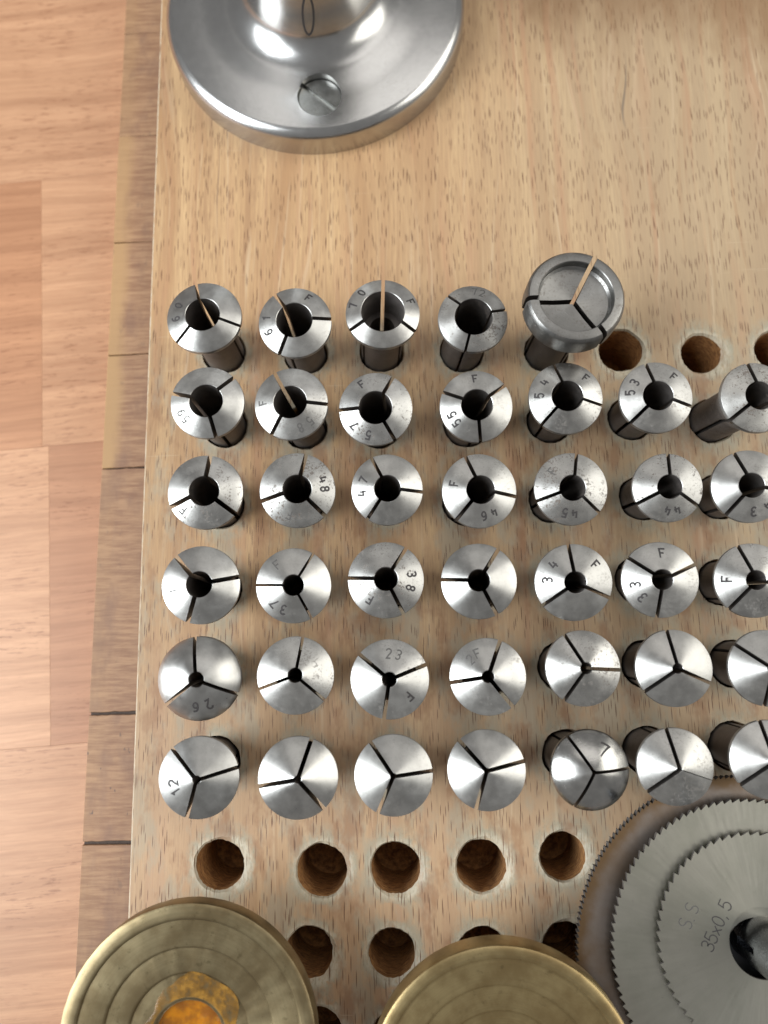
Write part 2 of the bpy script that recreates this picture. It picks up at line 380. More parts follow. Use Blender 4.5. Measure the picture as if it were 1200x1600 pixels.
def letters(items, place, w):
    """items: (char, put) where put maps glyph units to (u, v); place maps to 3-D"""
    vs, fs = [], []; lay = 0
    for ch, put in items:
        for path in GLYPH[ch]:
            pts = [put(*q) for q in path]
            fine = [pts[0]]
            for q in pts[1:]:
                d = math.dist(fine[-1], q); n = max(1, int(d / .16)); p0 = fine[-1]
                fine += [(p0[0] + (q[0] - p0[0]) * i / n, p0[1] + (q[1] - p0[1]) * i / n) for i in range(1, n + 1)]
            pts = fine
            L, R = ribbon(pts, w); b = len(vs); lay += 1
            for l, r in zip(L, R):
                vs.append(place(l.x, l.y, 0.018 + 0.0015 * (lay % 5))); vs.append(place(r.x, r.y, 0.018 + 0.0015 * (lay % 5)))
            for i in range(len(L) - 1): fs.append((b + 2 * i, b + 2 * i + 1, b + 2 * i + 3, b + 2 * i + 2))
    me = bpy.data.meshes.new('mark'); me.from_pydata([tuple(Vector(v) * MM) for v in vs], [], fs)
    bm = bmesh.new(); bm.from_mesh(me)
    for f in bm.faces:
        if f.normal.z < 0: f.normal_flip()
    bm.to_mesh(me); bm.free()
    return me

# ------------------------------------------------------------------ the table (laminate of staves)
TZ = -18.0
ta, tb = at(79, 1165, TZ), at(74, 280, TZ)
tdir = (tb - ta); tyaw = math.atan2(tdir.y, tdir.x) - math.pi / 2
table = empty('table', (ta.x, ta.y, TZ), Matrix.Rotation(tyaw, 3, 'Z').to_quaternion())
tag(table, 'warm brown laminate table top of broad staves lying under the wooden board', 'table', kind='structure')
del table['category']
inv = Matrix.Rotation(-tyaw, 3, 'Z')
def tl(px, py): return inv @ (at(px, py, TZ) - Vector((ta.x, ta.y, TZ)))
y1, y2, y3 = tl(78, 1165).y, tl(76, 697).y, tl(74, 280).y
wd = (y3 - y1) / 2
rows = [y1 + wd * i for i in (-5, -4, -3, -2, -1)] + [y1, y2, y3] + [y3 + wd * i for i in (1, 2, 3, 4)]
TONES = [(0.56, 0.315, 0.175), (0.66, 0.405, 0.245), (0.53, 0.29, 0.16), (0.61, 0.37, 0.22), (0.51, 0.285, 0.165)]
rr = random.Random(3)
for i in range(len(rows) - 1):
    ya, yb = rows[i], rows[i + 1]
    if i == 5: cuts = [(-300, -130), (-130, 0), (0, 96), (96, 330)]; tn = [0, 1, 4, 0]
    elif i == 6: cuts = [(-300, -150), (-150, -1.5), (-1.5, 110), (110, 330)]; tn = [3, 2, 3, 1]
    elif i == 7: cuts = [(-300, -95), (-95, 60), (60, 330)]; tn = [1, 3, 0]
    elif i == 4: cuts = [(-300, -70), (-70, 55), (55, 330)]; tn = [2, 3, 1]
    else:
        s = rr.uniform(-120, -20); cuts = [(-300, s), (s, s + 160), (s + 160, 330)]; tn = [rr.randrange(5) for _ in range(3)]
    for (xa, xb), t in zip(cuts, tn):
        o = link('stave', box(xa + 0.015, xb - 0.015, ya + 0.015, yb - 0.015, -20, 0, 0.03), LAM, table, None)
        o.color = TONES[t] + (1,)

# ------------------------------------------------------------------ collet table: head centre and size in the photograph, hole, bore, slit angle, marks
G = 'split collets standing in the board'
C = [  # px, py, diam, hole px, hole py, bore ratio, slit angle, slit half width, marks, tint, spots, rough, kind, label
 (319,496,117,350,551,.457,104,.24,[('6',184),('0',155)],.92,.10,.02,'c','wide bored steel collet stamped 60, leftmost of the top row'),
 (461,504,114,477,553,.49,124,.30,[('6',202),('1',171),('F',60)],.95,.15,.02,'c','wide bored steel collet stamped 61 and F, second from left in the top row'),
 (598,490,116,596,549,.58,88,.30,[('7',165),('0',134),('F',21)],1.0,.08,0,'s','steel collet stamped 70 and F with a ledge inside its very wide bore'),
 (739,498,109,721,549,.54,135,.22,[('~7',85),('~2',70)],.80,.55,.03,'c','tarnished wide bored collet stamped 72, left of the big cupped collet'),
 (324,629,115,351,665,.45,44,.32,[('~5',220),('~9',204)],.95,.12,0,'c','steel collet faintly stamped 59, leftmost of the second row'),
 (455,631,115,476,667,.45,117,.30,[('~5',-46),('~8',-70),('~F',177)],.95,.25,.02,'c','steel collet faintly stamped 58, second from left in the second row'),
 (587,639,115,592,666,.45,60,.30,[('5',254),('7',218),('F',117)],1.0,.40,.03,'c','steel collet stamped 57 and F with rust spots on its right side'),
 (744,635,114,728,665,.43,35,.28,[('5',219),('5',199),('F',90)],1.0,.18,.02,'c','steel collet stamped 55 and F, fourth in the second row'),
 (884,622,115,858,658,.42,106,.24,[('5',176),('4',143),('F',44)],.95,.35,.02,'c','steel collet stamped 54 and F, just below the big cupped collet'),
 (1025,621,113,985,654,.41,103,.28,[('5',170),('3',145),('F',48)],.97,.18,.02,'c','steel collet stamped 53 and F standing below the two empty holes'),
 (1181,621,112,1112,657,.40,99,.30,[],.95,.75,.02,'c','spotted leaning collet cut by the photo edge, rightmost of the second row'),
 (321,769,117,346,790,.40,83,.36,[('~F',220)],.95,.35,0,'c','collet with dark spots and no clear number, leftmost of the third row'),
 (465,766,118,473,784,.38,76,.33,[('4',20),('8',0),('~F',252)],.92,.55,.03,'c','pitted steel collet stamped 48, second from left in the third row'),
 (605,765,112,600,784,.37,115,.27,[('4',189),('7',158)],1.0,.12,0,'c','steel collet stamped 47, third in the third row'),
 (749,767,117,727,786,.38,110,.29,[('4',-60),('6',-84),('F',165)],1.0,.15,.02,'c','steel collet stamped 46 and F, fourth in the third row'),
 (892,764,114,862,782,.355,78,.26,[('4',-87),('5',252),('~F',135)],.92,.60,.03,'c','pitted steel collet stamped 45, fifth in the third row'),
 (1043,762,108,1003,778,.35,86,.28,[('4',-74),('4',-96)],.92,.50,.03,'c','spotted steel collet stamped 44, left of the one stamped 43'),
 (1170,760,114,1122,776,.34,109,.29,[('4',-55),('3',-87)],.97,.15,.02,'c','steel collet stamped 43, rightmost of the third row'),
 (314,914,122,341,923,.33,131,.34,[('~I',191)],1.0,.12,-.03,'c','bright collet with one short scratch, leftmost of the fourth row'),
 (459,915,117,465,920,.28,58,.20,[('3',246),('7',224),('~F',127)],1.0,.10,0,'c','steel collet stamped 37, second from left in the fourth row'),
 (603,906,119,603,918,.31,56,.29,[('3',9),('8',-21),('F',230)],.97,.38,.03,'c','steel collet stamped 38 and F, third in the fourth row'),
 (748,908,118,746,917,.29,56,.30,[],1.0,.06,-.02,'c','clean unmarked collet, fourth in the fourth row'),
 (896,910,120,872,909,.28,95,.28,[('3',173),('4',136),('F',38)],1.0,.10,.03,'c','steel collet stamped 34 and F, fifth in the fourth row'),
 (1031,906,118,997,907,.27,142,.28,[('3',221),('3',189),('F',85)],1.0,.12,.03,'c','steel collet stamped 33 and F, sixth in the fourth row'),
 (1176,907,116,1127,910,.26,108,.28,[('F',175),('~3',-58),('~2',-76)],.97,.25,.03,'c','steel collet stamped F at its left, rightmost of the fourth row'),
 (312,1060,130,338,1050,.18,97,.26,[('2',-65),('6',-93)],1.0,.06,-.04,'d','domed shiny collet stamped 26, leftmost of the fifth row'),
 (462,1055,120,468,1053,.19,79,.23,[],.97,.25,0,'c','unmarked small bored collet, second from left in the fifth row'),
 (609,1061,123,613,1055,.185,140,.29,[('~2',90),('~3',69),('F',-42)],1.0,.15,0,'c','steel collet stamped 23 and F, third in the fifth row'),
 (762,1057,119,757,1053,.16,68,.30,[('~2',135),('~F',112)],1.0,.15,.02,'c','small bored collet with tiny worn marks, fourth in the fifth row'),
 (911,1044,117,877,1041,.15,116,.27,[],.95,.30,-.02,'c','unmarked collet with a brownish smear, fifth in the fifth row'),
 (1053,1044,119,1009,1038,.13,96,.27,[],1.0,.06,0,'c','clean unmarked collet, sixth in the fifth row'),
 (1199,1044,118,1146,1037,.12,140,.27,[],1.0,.10,.03,'c','collet cut by the photo edge, rightmost of the fifth row'),
 (311,1215,125,337,1189,.10,133,.28,[('1',207),('2',187)],.80,.04,.03,'c','dark grey cone faced collet stamped 12, leftmost of the bottom row'),
 (466,1215,125,472,1196,.09,70,.31,[],1.0,.05,-.02,'c','clean bright cone faced collet, second from left in the bottom row'),
 (615,1211,123,617,1195,.075,125,.28,[],1.0,.06,0,'c','clean cone faced collet with narrow slits, third in the bottom row'),
 (760,1203,122,756,1192,.07,132,.29,[],.98,.06,0,'c','clean cone faced collet, fourth in the bottom row'),
 (922,1203,123,885,1179,.05,122,.22,[('7',60)],.97,.03,-.18,'d','mirror polished domed collet stamped with a large 7 in the bottom row'),
 (1055,1198,118,1012,1173,.05,99,(.28,.28,.06),[],.97,.20,.03,'c','cone faced collet with one closed slit above the saw blades'),
 (1202,1187,120,1145,1166,.06,98,.28,[],1.0,.10,0,'c','cone faced collet cut by the photo edge, rightmost of the bottom row'),
]
HZ = 16.0           # height of the head's rim above the board
BIG = (901, 462, 156, 853, 549)
HOLES = [(c[3], c[4], 4.35) for c in C] + [(BIG[3], BIG[4], 4.35)]
EMPTY = [(343,1352,4.3),(503,1360,4.4),(618,1356,4.3),(752,1353,4.35),(880,1338,4.0),(482,1489,4.2),(613,1490,4.0),(755,1490,4.2),(886,1482,4.2),
         (970,547,4.3),(1096,552,3.9),(1213,547,4.0),(497,1618,4.2),(620,1622,4.2),(300,1500,4.2),(1000,1500,4.2)]

# ------------------------------------------------------------------ the wooden board with its bored holes
XL = at(226, 700, 0).x
LZ = -5.0
_l0, _l1 = at(118, 1510, LZ), at(197, 0, LZ)
def foot_x(y): return _l0.x + (_l1.x - _l0.x) * (y - _l0.y) / (_l1.y - _l0.y)
XR, YB, YT = XL + 215, at(600, 1600, 0).y - 55, at(600, 0, 0).y + 85
NS = 56
def build_board():
    pts, edges, dirt, wear = [], [], [], []
    def ring(c, rad, d, w):
        b = len(pts)
        for i in range(len(rad)):
            a = 2 * math.pi * i / len(rad); pts.append(Vector((c.x + rad[i] * math.cos(a), c.y + rad[i] * math.sin(a)))); dirt.append(d); wear.append(w)
        for i in range(len(rad)): edges.append((b + i, b + (i + 1) % len(rad)))
        return b
    XB = XL + 0.35
    for x, y in ((XB, YB), (XR, YB), (XR, YT), (XB, YT)): pts.append(Vector((x, y))); dirt.append(0); wear.append(0)
    edges += [(0, 1), (1, 2), (2, 3), (3, 0)]
    rnd = random.Random(5); hs = []
    for n, (px, py, r) in enumerate(HOLES + EMPTY):
        c = at(px, py, 0); emp = n >= len(HOLES)
        ch = rnd.uniform(0.7, 1.0) if emp else rnd.uniform(0.15, 0.3)
        rad = [r * (1 + 0.045 * noise.noise(Vector((math.cos(2*math.pi*i/NS) * 1.6, math.sin(2*math.pi*i/NS) * 1.6, n * 3.7))) + 0.032 * noise.noise(Vector((math.cos(2*math.pi*i/NS) * 7, math.sin(2*math.pi*i/NS) * 7, n * 1.3)))) for i in range(NS)]
        # the rim is worn wider on one side
        wa = rnd.uniform(-1.2, 0.4)
        out = [rad[i] + ch * (0.35 + 0.95 * max(0, math.cos(2*math.pi*i/NS - wa))) for i in range(NS)]
        b = ring(c, out, 1.0, 0.9 if emp else 0.5)
        ring(c, [o + 0.9 for o in out], 0.95, 0.06 if emp else 0.05)
        ring(c, [o + 1.5 + 2.0 * abs(math.sin(2*math.pi*i/NS)) ** 1.5 + 0.9 * noise.noise(Vector((i * 0.5, n * 2.1, 0))) for i, o in enumerate(out)], 0.0, 0.0)
        hs.append((c, rad, out, b))
    res = geometry.delaunay_2d_cdt(pts, edges, [], 0, 1e-5)
    v2, f2, orig = res[0], res[2], res[3]
    vs = [(v.x, v.y, 0.0) for v in v2]
    D = [max((dirt[o] for o in orig[i]), default=0) for i in range(len(v2))]
    Wr = [max((wear[o] for o in orig[i]), default=0) for i in range(len(v2))]
    newid = {o: i for i in range(len(v2)) for o in orig[i]}
    fs, mi = [], []
    for f in f2:
        c = sum((v2[i] for i in f), Vector((0, 0))) / len(f)
        skip = False
        for hc, rad, out, b in hs:
            dx, dy = c.x - hc.x, c.y - hc.y
            if dx * dx + dy * dy < 64:
                t = (math.atan2(dy, dx) / (2 * math.pi) * NS) % NS; i0 = int(t) % NS; fr = t - int(t)
                o = out[i0] * (1 - fr) + out[(i0 + 1) % NS] * fr
                if math.hypot(dx, dy) < o * 0.998 - 0.005: skip = True; break
        if not skip: fs.append(tuple(f)); mi.append(0)
    for n, (hc, rad, out, b) in enumerate(hs):
        emp = n >= len(HOLES)
        loops = [[newid[b + i] for i in range(NS)]]
        for kk, (z, s) in enumerate(((-0.5, 1.0), (-0.5 - 3, 0.99), (-9, 0.985), (-15.0, 0.98))):
            l = []
            for i in range(NS):
                a = 2 * math.pi * i / NS; r = rad[i] * s
                vs.append((hc.x + r * math.cos(a), hc.y + r * math.sin(a), z - (0.25 * noise.noise(Vector((i * 0.7, n, 1))) if kk == 0 else 0)))
                l.append(len(vs) - 1); D.append(0.8 if kk == 0 else 0); Wr.append((0.9 if emp else 0.3) if kk == 0 else 0)
            loops.append(l)
        for j in range(len(loops) - 1):
            A, B = loops[j], loops[j + 1]
            for i in range(NS): fs.append((A[i], A[(i + 1) % NS], B[(i + 1) % NS], B[i])); mi.append(0 if j == 0 else 1)
        vs.append((hc.x, hc.y, -16.2)); D.append(0); Wr.append(0); cc = len(vs) - 1
        for i in range(NS): fs.append((loops[-1][i], loops[-1][(i + 1) % NS], cc)); mi.append(1)
    # sides: a small worn bevel on the left edge, then the side faces
    def quad(a, b2, c, d, m):
        i = len(vs); vs.extend([a, b2, c, d]); D.extend([0] * 4); Wr.extend([1.0 if m == 3 else 0] * 4); fs.append((i, i+1, i+2, i+3)); mi.append(0 if m == 3 else m)
    zb = -17.9
    quad((XB, YB, 0), (XB, YT, 0), (XL, YT, -0.42), (XL, YB, -0.42), 3)
    quad((XL, YB, -0.42), (XL, YT, -0.42), (XL, YT, LZ + .1), (XL, YB, LZ + .1), 2)
    quad((XL, YB, LZ + .1), (XL, YT, LZ + .1), (XL + 1.5, YT, LZ + .1), (XL + 1.5, YB, LZ + .1), 2)
    quad((XL + 1.5, YB, LZ + .1), (XL + 1.5, YT, LZ + .1), (XL + 1.5, YT, zb), (XL + 1.5, YB, zb), 2)
    quad((foot_x(YB) + .15, YB, LZ - .7), (foot_x(YT) + .15, YT, LZ - .7), (XL + 1.5, YT, LZ - .7), (XL + 1.5, YB, LZ - .7), 2)
    quad((XR, YB, 0), (XR, YT, 0), (XR, YT, zb), (XR, YB, zb), 0)
    quad(((XL + 1.5), YB, zb), (XR, YB, zb), (XR, YB, -0.42), (XL, YB, -0.42), 0)
    quad(((XL + 1.5), YT, zb), (XR, YT, zb), (XR, YT, -0.42), (XL, YT, -0.42), 0)
    quad((XL, YB, -0.42), (XR, YB, -0.42), (XR, YB, 0), (XB, YB, 0), 0)
    quad((XL, YT, -0.42), (XR, YT, -0.42), (XR, YT, 0), (XB, YT, 0), 0)
    quad(((XL + 1.5), YB, zb), (XR, YB, zb), (XR, YT, zb), ((XL + 1.5), YT, zb), 0)
    me = mesh('wooden_board', vs, fs)
    for nm, dat in (('dirt', D), ('wear', Wr)):
        at_ = me.attributes.new(nm, 'FLOAT', 'POINT'); at_.data.foreach_set('value', dat)
    me.polygons.foreach_set('material_index', mi)
    return me
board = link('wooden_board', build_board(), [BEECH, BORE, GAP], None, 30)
tag(board, 'thick beech board bored with rows of holes lying on the laminate table', 'board')
cutpy = [-330, -150, 75, 232, 395, 567, 740, 1115, 1312, 1560, 1840]
ys = [at(190, p_, -9).y for p_ in cutpy]
rb = random.Random(11)
for i in range(len(ys) - 1):
    y0_, y1_ = max(ys[i + 1], YB), min(ys[i], YT)
    if y1_ - y0_ < 1: continue
    g = 0.6 if cutpy[i+1] in (1115, 1312) else 0.22 if cutpy[i+1] in (395, 567, 740) else .05
    ya_, yb_ = y0_ + g, y1_ - .02
    dz, sk = rb.uniform(-.12, .05), rb.uniform(-.15, .25)
    M_ = 14; jag = .13 if g > .5 else .05
    def end(y, sgn, seed):
        out = []
        for q in range(M_ + 1):
            t = q / M_; x = foot_x(y) + (XL + 1.2 - foot_x(y)) * t
            out.append((x, y + sk * t + sgn * jag * (noise.noise(Vector((q * .9, seed, 0))) + .5 * noise.noise(Vector((q * 2.3, seed, 4))))))
        return out
    low_e, up_e = end(ya_, 1, i * 3.1), end(yb_, 1, i * 3.1 + 50)
    loop = low_e + up_e[::-1]; n_l = len(loop)
    cxm, cym = sum(p_[0] for p_ in loop) / n_l, (ya_ + yb_) / 2
    bv = [(x, y, -17.85) for x, y in loop] + [(x, y, LZ + dz - .12) for x, y in loop] + [(x + (.1 if x < cxm else -.1), y + (.1 if y < cym else -.1), LZ + dz) for x, y in loop]
    bf = [(l * n_l + q, l * n_l + (q + 1) % n_l, (l + 1) * n_l + (q + 1) % n_l, (l + 1) * n_l + q) for l in (0, 1) for q in range(n_l)]
    bf += [(2 * n_l + q, 2 * n_l + q + 1, 2 * n_l + n_l - 2 - q, 2 * n_l + n_l - 1 - q) for q in range(M_)]
    bme = mesh('edge_block', bv, bf)
    o = link('edge_block', bme, EDGE, board, None)
    up = cutpy[i] < 740
    o.color = (rb.uniform(.6, .95) if 228 <= cutpy[i] < 740 else rb.uniform(.1, .35), 1.0 if cutpy[i] == 1115 else 0.25, 0, 1)

# ------------------------------------------------------------------ collets
def rot_to(v): return Vector((0, 0, 1)).rotation_difference(v.normalized())
def jaw_mesh(prof, a0, a1, w0, w1, n=18):
    """one third of a collet: closed (r,z) profile swept between two slits with parallel walls"""
    vs, fs, m = [], [], len(prof)
    for j, (r, z) in enumerate(prof):
        o0 = math.asin(min(0.999, w0 / r)); o1 = math.asin(min(0.999, w1 / r))
        s, e = a0 + o0, a1 - o1
        if e < s: s = e = (s + e) / 2
        for i in range(n + 1):
            a = s + (e - s) * i / n
            vs.append((r * math.cos(a), r * math.sin(a), z))
    N = n + 1
    for j in range(m):
        q = (j + 1) % m
        for i in range(n): fs.append((j * N + i, j * N + i + 1, q * N + i + 1, q * N + i))
    fs.append(tuple(j * N for j in range(m))); fs.append(tuple(j * N + n for j in range(m)))
    return mesh('jaw', vs, fs)
def face_z(kind, R, rb_, slope):
    if kind == 'd':
        return lambda r: (R * slope) * 1.12 * (1 - (max(r, 0) / R) ** 2) ** 0.9 if r < R else 0.0
    return lambda r: (R - r) * slope
def stamp_items(marks, r0, hgt, sgn=1):
    out = []
    for ch, ang in marks:
        a = math.radians(ang)
        jx, jy = random.uniform(-.08, .08), random.uniform(-.1, .1); tw = random.uniform(-.12, .12)
        def put(x, y, a=a, jx=jx, jy=jy, tw=tw):
            u, v = (x - 0.3) * hgt * .95, (y - 0.5) * hgt
            u, v = u * math.cos(tw) - v * math.sin(tw), u * math.sin(tw) + v * math.cos(tw)
            return (-a * r0 + u + jx, v + jy)
        out.append((ch, put))
    return out
def collet(c):
    px, py, dpx, hx, hy, bore, ang, wid, marks, tint, spot, rgh, kind, label = c
    top = at(px, py, HZ); base = at(hx, hy, 0)
    R = dpx * depth(px, py, HZ) / F / 2
    wid = wid if isinstance(wid, tuple) else (wid,) * 3
    wid = tuple(w * 1.12 if w > .1 else w for w in wid)
    rb_ = max(bore * R, max(wid) * 1.12)
    slope = (0.40 if bore < .3 else 0.37) + random.uniform(-.035, .03)
    fz = face_z(kind, R, rb_, slope)
    root = empty('collet', base, rot_to(top - base))
    L = (top - base).length
    body = 4.0; zi = -12.0
    bi = min(rb_, 3.1) if kind != 's' else 3.55
    prof = []
    if kind == 's': prof += [(2.35, zi), (2.35, L - 6), (3.5, L - 6.2)]
    else: prof += [(bi, zi)]
    prof += [(rb_, L + fz(rb_) - 0.12), (rb_ + 0.10, L + fz(rb_ + 0.1))]
    steps = 10 if kind == 'd' else 3
    for i in range(1, steps):
        r = rb_ + 0.1 + (R - 0.16 - rb_ - 0.1) * i / steps; prof.append((r, L + fz(r)))
    prof += [(R - 0.16, L + fz(R - 0.16)), (R - 0.03, L - 0.03), (R, L - 0.14), (R, L - 0.9), (R - 0.12, L - 1.05),
             (body + 0.05, L - 6.2), (body, L - 6.6), (body, zi)]
    jaws = []
    an = [math.radians(ang + 120 * i) for i in range(4)]
    for i in range(3):
        o = link('jaw', jaw_mesh(prof, an[i], an[i + 1], wid[i], wid[(i + 1) % 3]), STEEL, root, 28, (tint * random.uniform(.86, 1.02), spot * random.uniform(.5, 1.5), max(0, rgh + random.uniform(.24, .33)), 1))
        o.data.materials.append(SHANK)
        for pl in o.data.polygons:
            if pl.center.z < (L - 1.0) * MM: pl.material_index = 1
        jaws.append(o)
    # marks belong to the jaw they are stamped on
    r0 = (rb_ + R) / 2 + (0.35 if bore < .3 else 0.15)
    hgt = 1.42 if bore > .3 else 1.5
    if label.find('large 7') > 0: hgt = 2.0
    for i in range(3):
        for faint, mat in ((False, MARK), (True, FAINT)):
            mk = [(m[0][-1], m[1]) for m in marks if m[0].startswith('~') == faint and ((m[1] - ang) % 360) // 120 == i]
            if not mk: continue
            def place(u, v, h):
                r = r0 + v; a = -u / r0
                return (r * math.cos(a), r * math.sin(a), L + fz(r) + h)
            link('stamped_mark', letters(stamp_items(mk, r0, hgt), place, 0.12 if faint else 0.15), mat, jaws[i], None)
    tag(root, label, 'collet', G)
    return root
for c in C: collet(c)

# the big cupped collet at the right end of the top row
def big_collet():
    z = 23.0
    px, py, dpx, hx, hy = BIG
    top, base = at(px, py, z), at(hx, hy, 0)
    R = dpx * depth(px, py, z) / F / 2
    root = empty('cupped_collet', base, rot_to(top - base)); L = (top - base).length
    ri = R * 0.755
    prof = [(0.42, -12), (0.42, L - 2.3), (0.5, L - 2.2), (ri * .55, L - 2.2), (ri * .93, L - 1.9), (ri - .02, L - 1.5), (ri, L - 0.15), (ri + .12, L),
            (R * .88, L + .03), (R * .94, L - .08), (R * .975, L - .35), (R, L - .9), (R, L - 4.4), (R - .25, L - 4.7), (R * .55, L - 6.4), (4.02, L - 8.5), (4.0, -12)]
    an = [math.radians(62 + 120 * i) for i in range(4)]
    for i in range(3):
        o = link('jaw', jaw_mesh(prof, an[i], an[i + 1], .42, .42, 26), STEEL, root, 30, (.46, .30, .26, 1))
        o.data.materials.append(SHANK)
        for pl in o.data.polygons:
            if pl.center.z < (L - 5.2) * MM: pl.material_index = 1
    tag(root, 'largest collet with a shallow round cup in its broad head, beside the empty holes', 'collet', G)
big_collet()

# ------------------------------------------------------------------ flanged steel post
def boolean(a_me, cutters):
    o = bpy.data.objects.new('tmp', a_me); COL.objects.link(o); tmp = []
    for cme in cutters:
        q = bpy.data.objects.new('tmp', cme); COL.objects.link(q); tmp.append(q)
        md = o.modifiers.new('b', 'BOOLEAN'); md.operation = 'DIFFERENCE'; md.object = q; md.solver = 'EXACT'
    dg = bpy.context.evaluated_depsgraph_get(); dg.update()
    me = bpy.data.meshes.new_from_object(o.evaluated_get(dg))
    for q in tmp + [o]: bpy.data.objects.remove(q)
    return me
def raw(vs, fs, off=(0, 0, 0)):      # millimetre mesh for the boolean
    me = bpy.data.meshes.new('raw'); me.from_pydata([tuple(Vector(v) + Vector(off)) for v in vs], [], fs)
    bm = bmesh.new(); bm.from_mesh(me); bmesh.ops.recalc_face_normals(bm, faces=bm.faces); bm.to_mesh(me); bm.free()
    return me
FZ = 6.2
fl, fr_ = at(257, 20, FZ), at(727, 20, FZ); fb = at(492, 211, FZ)
hw = (fr_.x - fl.x) / 2
fcx = (fl.x + fr_.x) / 2; dy = (fl.y + fr_.y) / 2 - fb.y
FR = (hw * hw + dy * dy) / (2 * dy); fcy = fb.y + FR
post = empty('flanged_post', (fcx, fcy, 0))
tag(post, 'polished steel post with a broad round screwed flange at the top of the board', 'post')
prof = [(0, 0.02), (FR, 0.02), (FR, 4.3), (FR - .12, 4.8), (FR - .45, 5.3), (FR - 1.0, 5.8), (FR - 1.5, 6.1), (FR - 1.9, FZ), (FR * .76, FZ + .15), (FR * .67, FZ + .42), (FR * .61, FZ + 1.0)]
for i in range(1, 9):
    prof.append((FR * .61 - (FR * .61 - FR * .40) * math.sin(math.radians(i * 9)), FZ + 1.0 + 6.0 * (1 - math.cos(math.radians(i * 9)))))
prof += [(FR * .395, FZ + 9.0), (FR * .365, FZ + 22), (FR * .36, 70), (FR * .35, 70.5), (0, 70.5)]
sp = at(499, 151, FZ) - Vector((fcx, fcy, 0))
SR = 4.55
cut = raw(*lathe([(0, FZ - 1.4), (SR, FZ - 1.4), (SR, FZ + 3), (0, FZ + 3)], 48), (sp.x, sp.y, 0))
vs, fs = lathe(prof, 128, False)
fme = boolean(raw(vs, fs), [cut]); fme.transform(Matrix.Scale(MM, 4))
fo = link('flange', fme, FLANGE, post, 32, (1, .03, 0.0, 1))
# slotted screw sunk in the flange
vs, fs = lathe([(0, -2), (SR - .1, -2), (SR - .1, -.12), (SR - .28, 0), (0, 0)], 48, False)
bm_ = bmesh.new(); bmesh.ops.create_cube(bm_, size=1.0)
sl = at(478, 139, FZ) - at(523, 172, FZ); sa = math.atan2(sl.y, sl.x)
for v in bm_.verts: v.co = Matrix.Rotation(sa, 3, 'Z') @ Vector((v.co.x * 14, v.co.y * .95, v.co.z * 1.6))
cm = bpy.data.meshes.new('slot'); bm_.to_mesh(cm); bm_.free()
sme = boolean(raw(vs, fs), [cm]); sme.transform(Matrix.Scale(MM, 4))
so = link('screw', sme, SCREWM, post, 32, (.8, .25, 0.0, 1)); so.location = Vector((sp.x, sp.y, FZ - .42)) * MM
# the figure 0 cut in the post
def put0(x, y): return ((x - .3) * 4.2 + (y - .5) * .8, FZ + 5.2 + y * 8.5)
def pl0(u, v, h):
    a = -math.pi / 2 + u / 13.5; pr_ = sorted([(z, r) for r, z in prof if z > FZ + .5 and r > 1])
    r = pr_[-1][1]
    for (za, ra), (zb_, rb2) in zip(pr_, pr_[1:]):
        if za <= v <= zb_: r = ra + (rb2 - ra) * (v - za) / max(1e-6, zb_ - za); break
    return ((r + .03) * math.cos(a), (r + .03) * math.sin(a), v + .02)
link('engraved_mark', letters([('0', put0)], pl0, .22), MARK, post, None)

# ------------------------------------------------------------------ brass stepped discs
def disc(name, cx, cy, rpx, ztop, thick, radii, mat, label, hole_depth, dz, rough_edge):
    c = at(cx, cy, ztop); R = rpx * depth(cx, cy - rpx * .6, ztop) / F
    root = empty(name, (c.x, c.y, 0)); tag(root, label, 'brass disc', 'stepped brass discs on the board')
    prof = [(0, ztop - 7), (R * .36, ztop - 7), (R * .36, ztop - thick), (R, ztop - thick), (R, ztop - .5), (R - .15, ztop - .15), (R - .5, ztop)]
    z = ztop
    for i, f in enumerate(radii):
        r = R * f
        prof += [(r + .42, z), (r + .12, z - .1), (r, z - .22), (r - .06, z - dz), (r - .2, z - dz - .02)]; z -= dz
    prof += [(R * radii[-1] * .985 - .2, z - hole_depth), (0, z - hole_depth - .05)]
    vs, fs = lathe(prof, 128, False)
    if rough_edge:
        for i, v in enumerate(vs):
            v = Vector(v); n_ = noise.noise(v * .9) * .07
            vs[i] = (v.x * (1 + n_ * .05), v.y * (1 + n_ * .05), v.z + (n_ if v.z > ztop - 4 else 0))
    link('stepped_face', mesh('face', vs, fs), mat, root, 30)
    vs, fs = lathe([(0, -12), (4.0, -12), (4.0, ztop - 7), (0, ztop - 7)], 40, False)
    link('shank', mesh('shank', vs, fs), mat, root, 30)
    return root, R, z
d1, R1, zz = disc('brass_disc', 291, 1631, 201, 16, 3.2, (.875, .665, .475, .28), BRASSDULL, 'dull brass stepped disc with amber resin in its middle, at the lower left', 2.6, .42, True)
d2, R2, z2 = disc('brass_disc', 790, 1714, 214, 16, 4.6, (.905, .71, .525, .30), BRASS, 'brighter clean brass stepped disc beside the saw blades', 2.2, .75, False)
